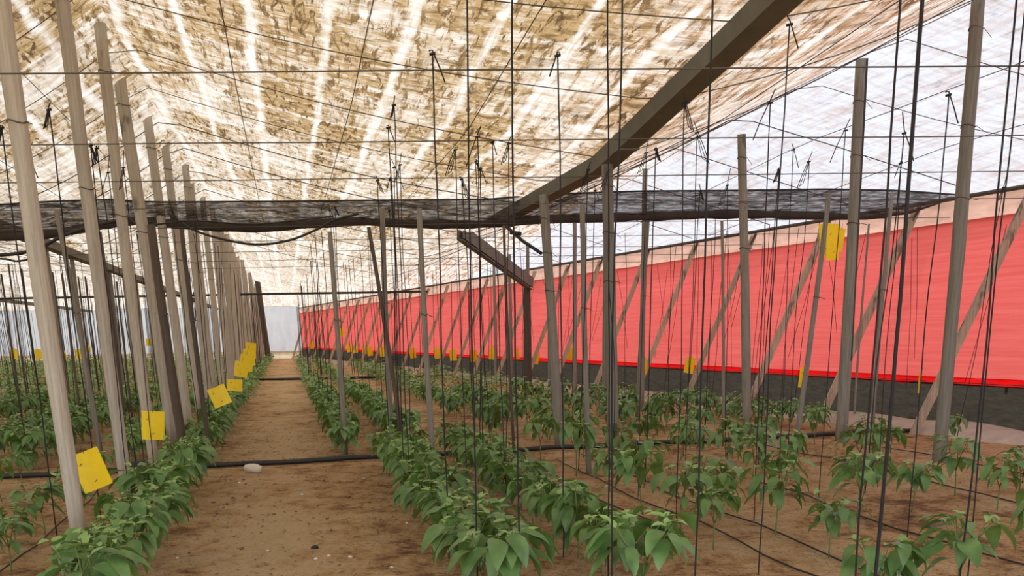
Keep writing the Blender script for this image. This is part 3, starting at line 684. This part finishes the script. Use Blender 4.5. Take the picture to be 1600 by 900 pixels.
# distant plants: one countless mass
mb = MB()
for s, d, sc, kd, wh in rest:
    p = P(s, d); nlf = 26 if d < 22 else 17 if d < 38 else 11
    for k in range(nlf):
        a = rp.uniform(0, 6.283); rr = rp.uniform(0, .20)*sc; h = rp.uniform(.08, .44)*sc
        b = p+Vector((math.cos(a)*rr, math.sin(a)*rr*1.2, h)); L = rp.uniform(.10, .17)*(1.0 if d < 25 else 1.25)
        a += rp.uniform(-.8, .8); v = Vector((math.cos(a), math.sin(a), rp.uniform(-.8, .25))).normalized()*L; q = v.cross(Vector((0, 0, 1))).normalized()*L*.28
        mb.add([b, b+v*.45+q+Vector((0, 0, .012)), b+v, b+v*.45-q+Vector((0, 0, .012)), b+v*.45], [(0, 1, 4), (0, 4, 3), (1, 2, 4), (4, 2, 3)])
    mb.tube([p, p+Vector((0, 0, .3*sc))], 0.006, 4, cap=False)
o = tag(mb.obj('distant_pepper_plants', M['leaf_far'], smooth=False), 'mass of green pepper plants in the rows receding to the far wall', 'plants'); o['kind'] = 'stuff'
# ------------------------------------------------------------------ support strings
def string(x, d, ztop, label, group=None, r=0.0040, knot=True, zb=None, wob=0.02, base_off=(0, 0), kd=None):
    top = Vector((x, d, ztop)); zb = 0.05 if zb is None else zb
    root = empty('support_string', (x+base_off[0], d+base_off[1], max(0, zb)), label, 'string', group)
    ph = random.random()*90; n = 22; pts = []
    for i in range(n+1):
        t = i/n; p = top.lerp(Vector((x+base_off[0], d+base_off[1], zb)), t)
        amp = wob*math.sin(math.pi*t)+0.004
        pts.append(p+Vector((amp*noise.noise((t*2.2, ph, 0))+0.005*noise.noise((t*9, ph, 3)), amp*noise.noise((t*2.2, ph, 8)), 0)))
    mb = MB(); mb.tube(pts, r, 5); tw = part(root, mb, 'twine', M['string'])
    if knot:
        mb = MB(); a = random.choice((random.uniform(-.7, .7), random.uniform(2.5, 3.7))); s = random.uniform(.5, 1.35); q = Vector((math.cos(a), math.sin(a)*.5, 0))
        mb.tube([top+q*(-.02)*s+Vector((0, 0, random.choice((.02, .06, .12))*s)), top+Vector((0, 0, .02)), top+q*.04*s+Vector((0, 0, -.07*s)), top+q*.07*s+Vector((0, 0, -.15*s))], r*0.95, 5)
        if random.random() < .6: mb.tube([top, top+q*.035*s+Vector((0, 0, -.09*s)), top+q*.055*s+Vector((0, 0, -.14*s)), top+q*.03*s+Vector((0, 0, -.12*s)), top+Vector((0, 0, -.01))], r*0.8, 5)
        mb.tube([top+Vector((-.015, 0, 0)), top+Vector((.015, 0, .006))], r*1.7, 6)
        sub(root, tw, mb, 'knot', M['string'])
    return root
# (x at mid height of the picture, distance, visible top y or None, thickness, label)
exp = [
 (741, 4.6, None, .0040, 'black string passing out of the top, over the front row right of the path'),
 (812, 4.5, None, .0044, 'black string passing out of the top, left of the pale gutter posts'),
 (944, 4.6, None, .0038, 'black string passing out of the top just left of the thick centre post'),
 (966, 4.3, None, .0040, 'black string passing out of the top just right of the thick centre post'),
 (1102, 4.0, None, .0040, 'straight black string dropping the whole height, left of the lone ridge post'),
 (1372, 3.9, None, .0044, 'thick black string, left of the two blurred ones near the right'),
 (1403, 3.3, None, .0066, 'thickest blurred black string near the right'),
 (1539, 4.3, None, .0044, 'black string dropping the whole height at the far right'),
 (1552, 4.5, None, .0036, 'thin black string joining its neighbour low down at the far right'),
 (688, 5.5, 85, .0042, 'black string tied with a long bow, right of the pair of slim poles'),
 (873, 5.5, 88, .0042, 'black string with a hanging loop, dropping onto the front right plants'),
 (1213, 5.0, 40, .0034, 'grey-black string hung from the gutter by a forked tie at right'),
 (628, 7.4, 165, .0040, 'black string with a slanting bow, left of the gutter line'),
 (618, 7.5, 200, .0042, 'black string with a bent tie, left of centre under the stained roof'),
 (752, 6.6, 215, .0036, 'black string with a short tie, left of the gutter end'),
 (718, 7.4, 235, .0036, 'thin black string before the gutter end'),
 (1062, 6.3, 160, .0036, 'string tied round the gutter with a forked tie, right of the centre post'),
 (1190, 6.5, 162, .0036, 'black string with a ring-like loop at the top, right of the lone ridge post'),
 (1082, 7.4, 208, .0030, 'thin string with a wavy tie under the gutter'),
 (1006, 7.5, 240, .0028, 'thin string with a short bow right of the thick centre post'),
 (1455, 5.8, 150, .0038, 'black string leaning left of the far-right ridge post'),
 (1305, 7.4, 205, .0034, 'black string with a small bow left of the strapped post'),
 (1228, 8.3, 235, .0034, 'black string with a flat tie between the lone and the strapped ridge posts'),
 (1392, 7.8, 256, .0036, 'black string hanging between the thick blurred strings'),
 (37, 6.4, 200, .0044, 'black string at the left edge beside the nearest post'),
 (112, 6.6, 172, .0044, 'black string tied with a long slanting bow between the two nearest posts'),
 (168, 7.5, 228, .0040, 'black string under a spreading bow, left one of a pair by the third post'),
 (177, 7.5, 232, .0040, 'black string under a spreading bow, right one of a pair by the third post'),
 (190, 8.6, 270, .0036, 'thin black string between the third and fourth posts'),
 (214, 8.8, 262, .0036, 'black string with a drooping tie beside the fourth post'),
]
for x, d, ty, r, lab in exp:
    zt = 3.1 if ty is None else at(x, ty, d).z
    if ty is not None: zt = min(zt, 3.3)
    g = at(x, 450, d)
    if ty is None: zt = min(roof_z(g.x-K*d, d)-0.05, 3.3)
    string(g.x, d, zt, lab, r=r, knot=ty is not None, base_off=(random.uniform(-.03, .03), 0.0))
# repeats: strings over plants, tied to the trellis wires
cnt = 0
rs_ = random.Random(5)
for s, d, sc, kd, wh in ind:
    if wh.endswith('near') and (d < 7 or 'left edge' in wh): continue
    pr = 0.33 if 'left' in wh else 0.38
    if rs_.random() > pr or cnt > 150: continue
    p = P(s, d); cnt += 1
    zt = 2.6+rs_.uniform(-.05, .05); lean = rs_.uniform(-.12, .12)
    if p.x > wall_x(d)-2.6: lean = rs_.uniform(-.1, .35)
    where = 'left' if s < 0 else 'right'
    lb = {'left': 'black support string over the rows left of the line of pale posts' if s < -1.3 else 'black support string over the plant row at the left edge of the path',
          'right': 'black support string before the red netting over the right-hand rows' if s > 2.2 else 'black support string over the two rows right of the path'}[where]
    rt = string(p.x+lean, d, min(zt, roof_z(s, d)-.06), lb, 'support strings: '+lb[21:], r=rs_.uniform(.0034, .0048), knot=d < 12, base_off=(-lean*.8, 0), wob=.04)
# far strings as a mass
mb = MB(); k = 0
for s, d, sc, kd, wh in rest:
    if 13 < d < 50 and rs_.random() < (.34 if s < 0 else .2):
        p = P(s, d); zt = min(2.6, roof_z(s, d)-.05); l = rs_.uniform(-.08, .08)
        mb.tube([p+Vector((0, 0, .25)), p+Vector((l*.5, 0, zt*.5)), p+Vector((l, 0, zt))], 0.005 if d < 25 else .007, 4, cap=False); k += 1
o = tag(mb.obj('distant_support_strings', M['string']), 'mass of fine black strings over the receding rows', 'strings'); o['kind'] = 'stuff'
# thin slack strings on the red netting
for i in range(34):
    d = 12.3+i*0.55+rs_.uniform(-.2, .2); a = W(d, 2.5+rs_.uniform(-.1, .15), 0.25+rs_.uniform(0, .3)); l = rs_.uniform(-.45, .3); zb = rs_.uniform(.4, 1.5)
    mb = MB(); mb.tube([a, a.lerp(a+Vector((l, 0, zb-a.z)), .5)+Vector((.02, 0, 0)), a+Vector((l, 0, zb-a.z))], 0.0035, 4); o = mb.obj('loose_string', M['string'], origin=a)
    tag(o, 'loose thin string hanging from the wall rail before the red netting', 'string', 'loose strings before the netting')
# ------------------------------------------------------------------ yellow sticky cards
def card(px, py, d, w, h, tilt, yaw, label, group=None, bent=0.0, stringup=True):
    c = at(px, py, d); root = empty('sticky_card', c, label, 'card', group)
    mb = MB(); th = .0015
    def fn(a, b, o=0):
        x = (a-.5)*w; z = (b-.5)*h; y = o+bent*(a*a)*w; return Vector((x, y, z))
    for o_, fl in ((-th, 0), (th, 1)):
        n0 = len(mb.v); mb.grid(lambda a, b: fn(a, b, o_), 6, 6)
    # edge strips
    def strip(pa): mb.add([fn(*p, -th) for p in pa]+[fn(*p, th) for p in pa], [(i, i+1, len(pa)+i+1, len(pa)+i) for i in range(len(pa)-1)])
    e = [i/6 for i in range(7)]
    strip([(t, 0) for t in e]); strip([(t, 1) for t in e]); strip([(0, t) for t in e]); strip([(1, t) for t in e])
    o = mb.obj('card_sheet', M['yellow'], root, smooth=False)
    mb = MB(); mb.tube([(0, -.004, h/2-.01), (0, -.012, h/2+.03), (0.0, 0, h/2+.05)], .002, 4)
    for k in range(2): mb.tube([(-w*.3+k*w*.25, -.004+bent*0, h*(.2-.5*k)), (-w*.2+k*w*.25, -.004, h*(.24-.5*k))], .0025, 4)
    mb.obj('hanger', M['wire'], root)
    root.rotation_euler = (0, tilt, yaw)
    return root
C = [
 (143, 735, 6.3, .185, .25, -.28, .5, 'large yellow sticky card hanging right of the nearest post', .25),
 (239, 665, 8.8, .19, .25, .10, .3, 'yellow sticky card hanging right of the third post', .2),
 (343, 619, 11.3, .20, .22, -.35, .2, 'square tilted yellow sticky card low in the row left of the path', .1),
 (367, 602, 13, .19, .15, .1, .3, 'yellow sticky card partly behind the tilted one, over the path row', .1),
 (377, 577, 14.5, .19, .22, .2, .3, 'yellow sticky card at the lower end of the overlapping stack by the posts', .1),
 (385, 567, 16, .20, .26, .15, .3, 'yellow sticky card second from the bottom of the overlapping stack', .1),
 (389, 558, 17.5, .20, .28, .05, .3, 'yellow sticky card in the middle of the overlapping stack', .1),
 (392, 548, 19.5, .20, .30, .1, .4, 'yellow sticky card at the top of the overlapping stack', .1),
 (1303, 378, 12.2, .20, .40, -.03, .3, 'front card of the yellow cluster high before the red netting', .2),
 (1290, 374, 12.35, .14, .36, -.12, -.4, 'left card of the yellow cluster high before the red netting', .2),
 (1312, 374, 12.4, .14, .26, .12, .2, 'right card of the yellow cluster high before the red netting', .2),
 (1254, 590, 11.8, .13, .23, .12, .7, 'yellow sticky card low beside the leaning thin pole', .2),
 (1438, 597, 11.5, .07, .25, -.02, 1.1, 'narrow yellow sticky card seen edge-on near the right', .3),
 (1078, 571, 17.0, .18, .26, .2, .2, 'yellow sticky card right of the leaning strut, before the black skirt', .1),
 (1008, 572, 18.5, .15, .28, -.1, .6, 'yellow sticky card right of the thick centre post', .25),
 (891, 553, 23, .16, .26, .15, .2, 'yellow sticky card between the two gutter posts', .1),
 (838, 560, 25, .16, .27, .2, .3, 'yellow sticky card just left of the braced gutter post', .1),
 (808, 553, 27, .15, .27, -.1, .5, 'yellow sticky card left of the short dark drain post', .1),
]
for x, y, d, w, h, t, yw, lb, bn in C: card(x, y, d, w, h, t, yw, lb, bent=bn)
mb = MB()
for x, y, d in ((770, 552, 29), (740, 556, 30), (708, 555, 32), (683, 552, 34), (645, 552, 36), (597, 550, 38), (578, 549, 40), (570, 546, 42), (555, 545, 43), (545, 544, 45), (533, 519, 40), (487, 539, 52)):
    card(x, y, d, .22, .34, random.uniform(-.2, .2), random.uniform(0, .6), 'small distant yellow card low along the red netting', 'distant cards along the red netting')
for x, y, d in ((22, 553, 26), (60, 553, 28), (98, 555, 28), (123, 553, 29), (137, 545, 34), (172, 534, 36), (232, 535, 36), (172, 545, 40)):
    card(x, y, d, .17, .25, random.uniform(-.1, .1), random.uniform(0, .6), 'small distant yellow card over the rows at the far left', 'distant cards at the far left')
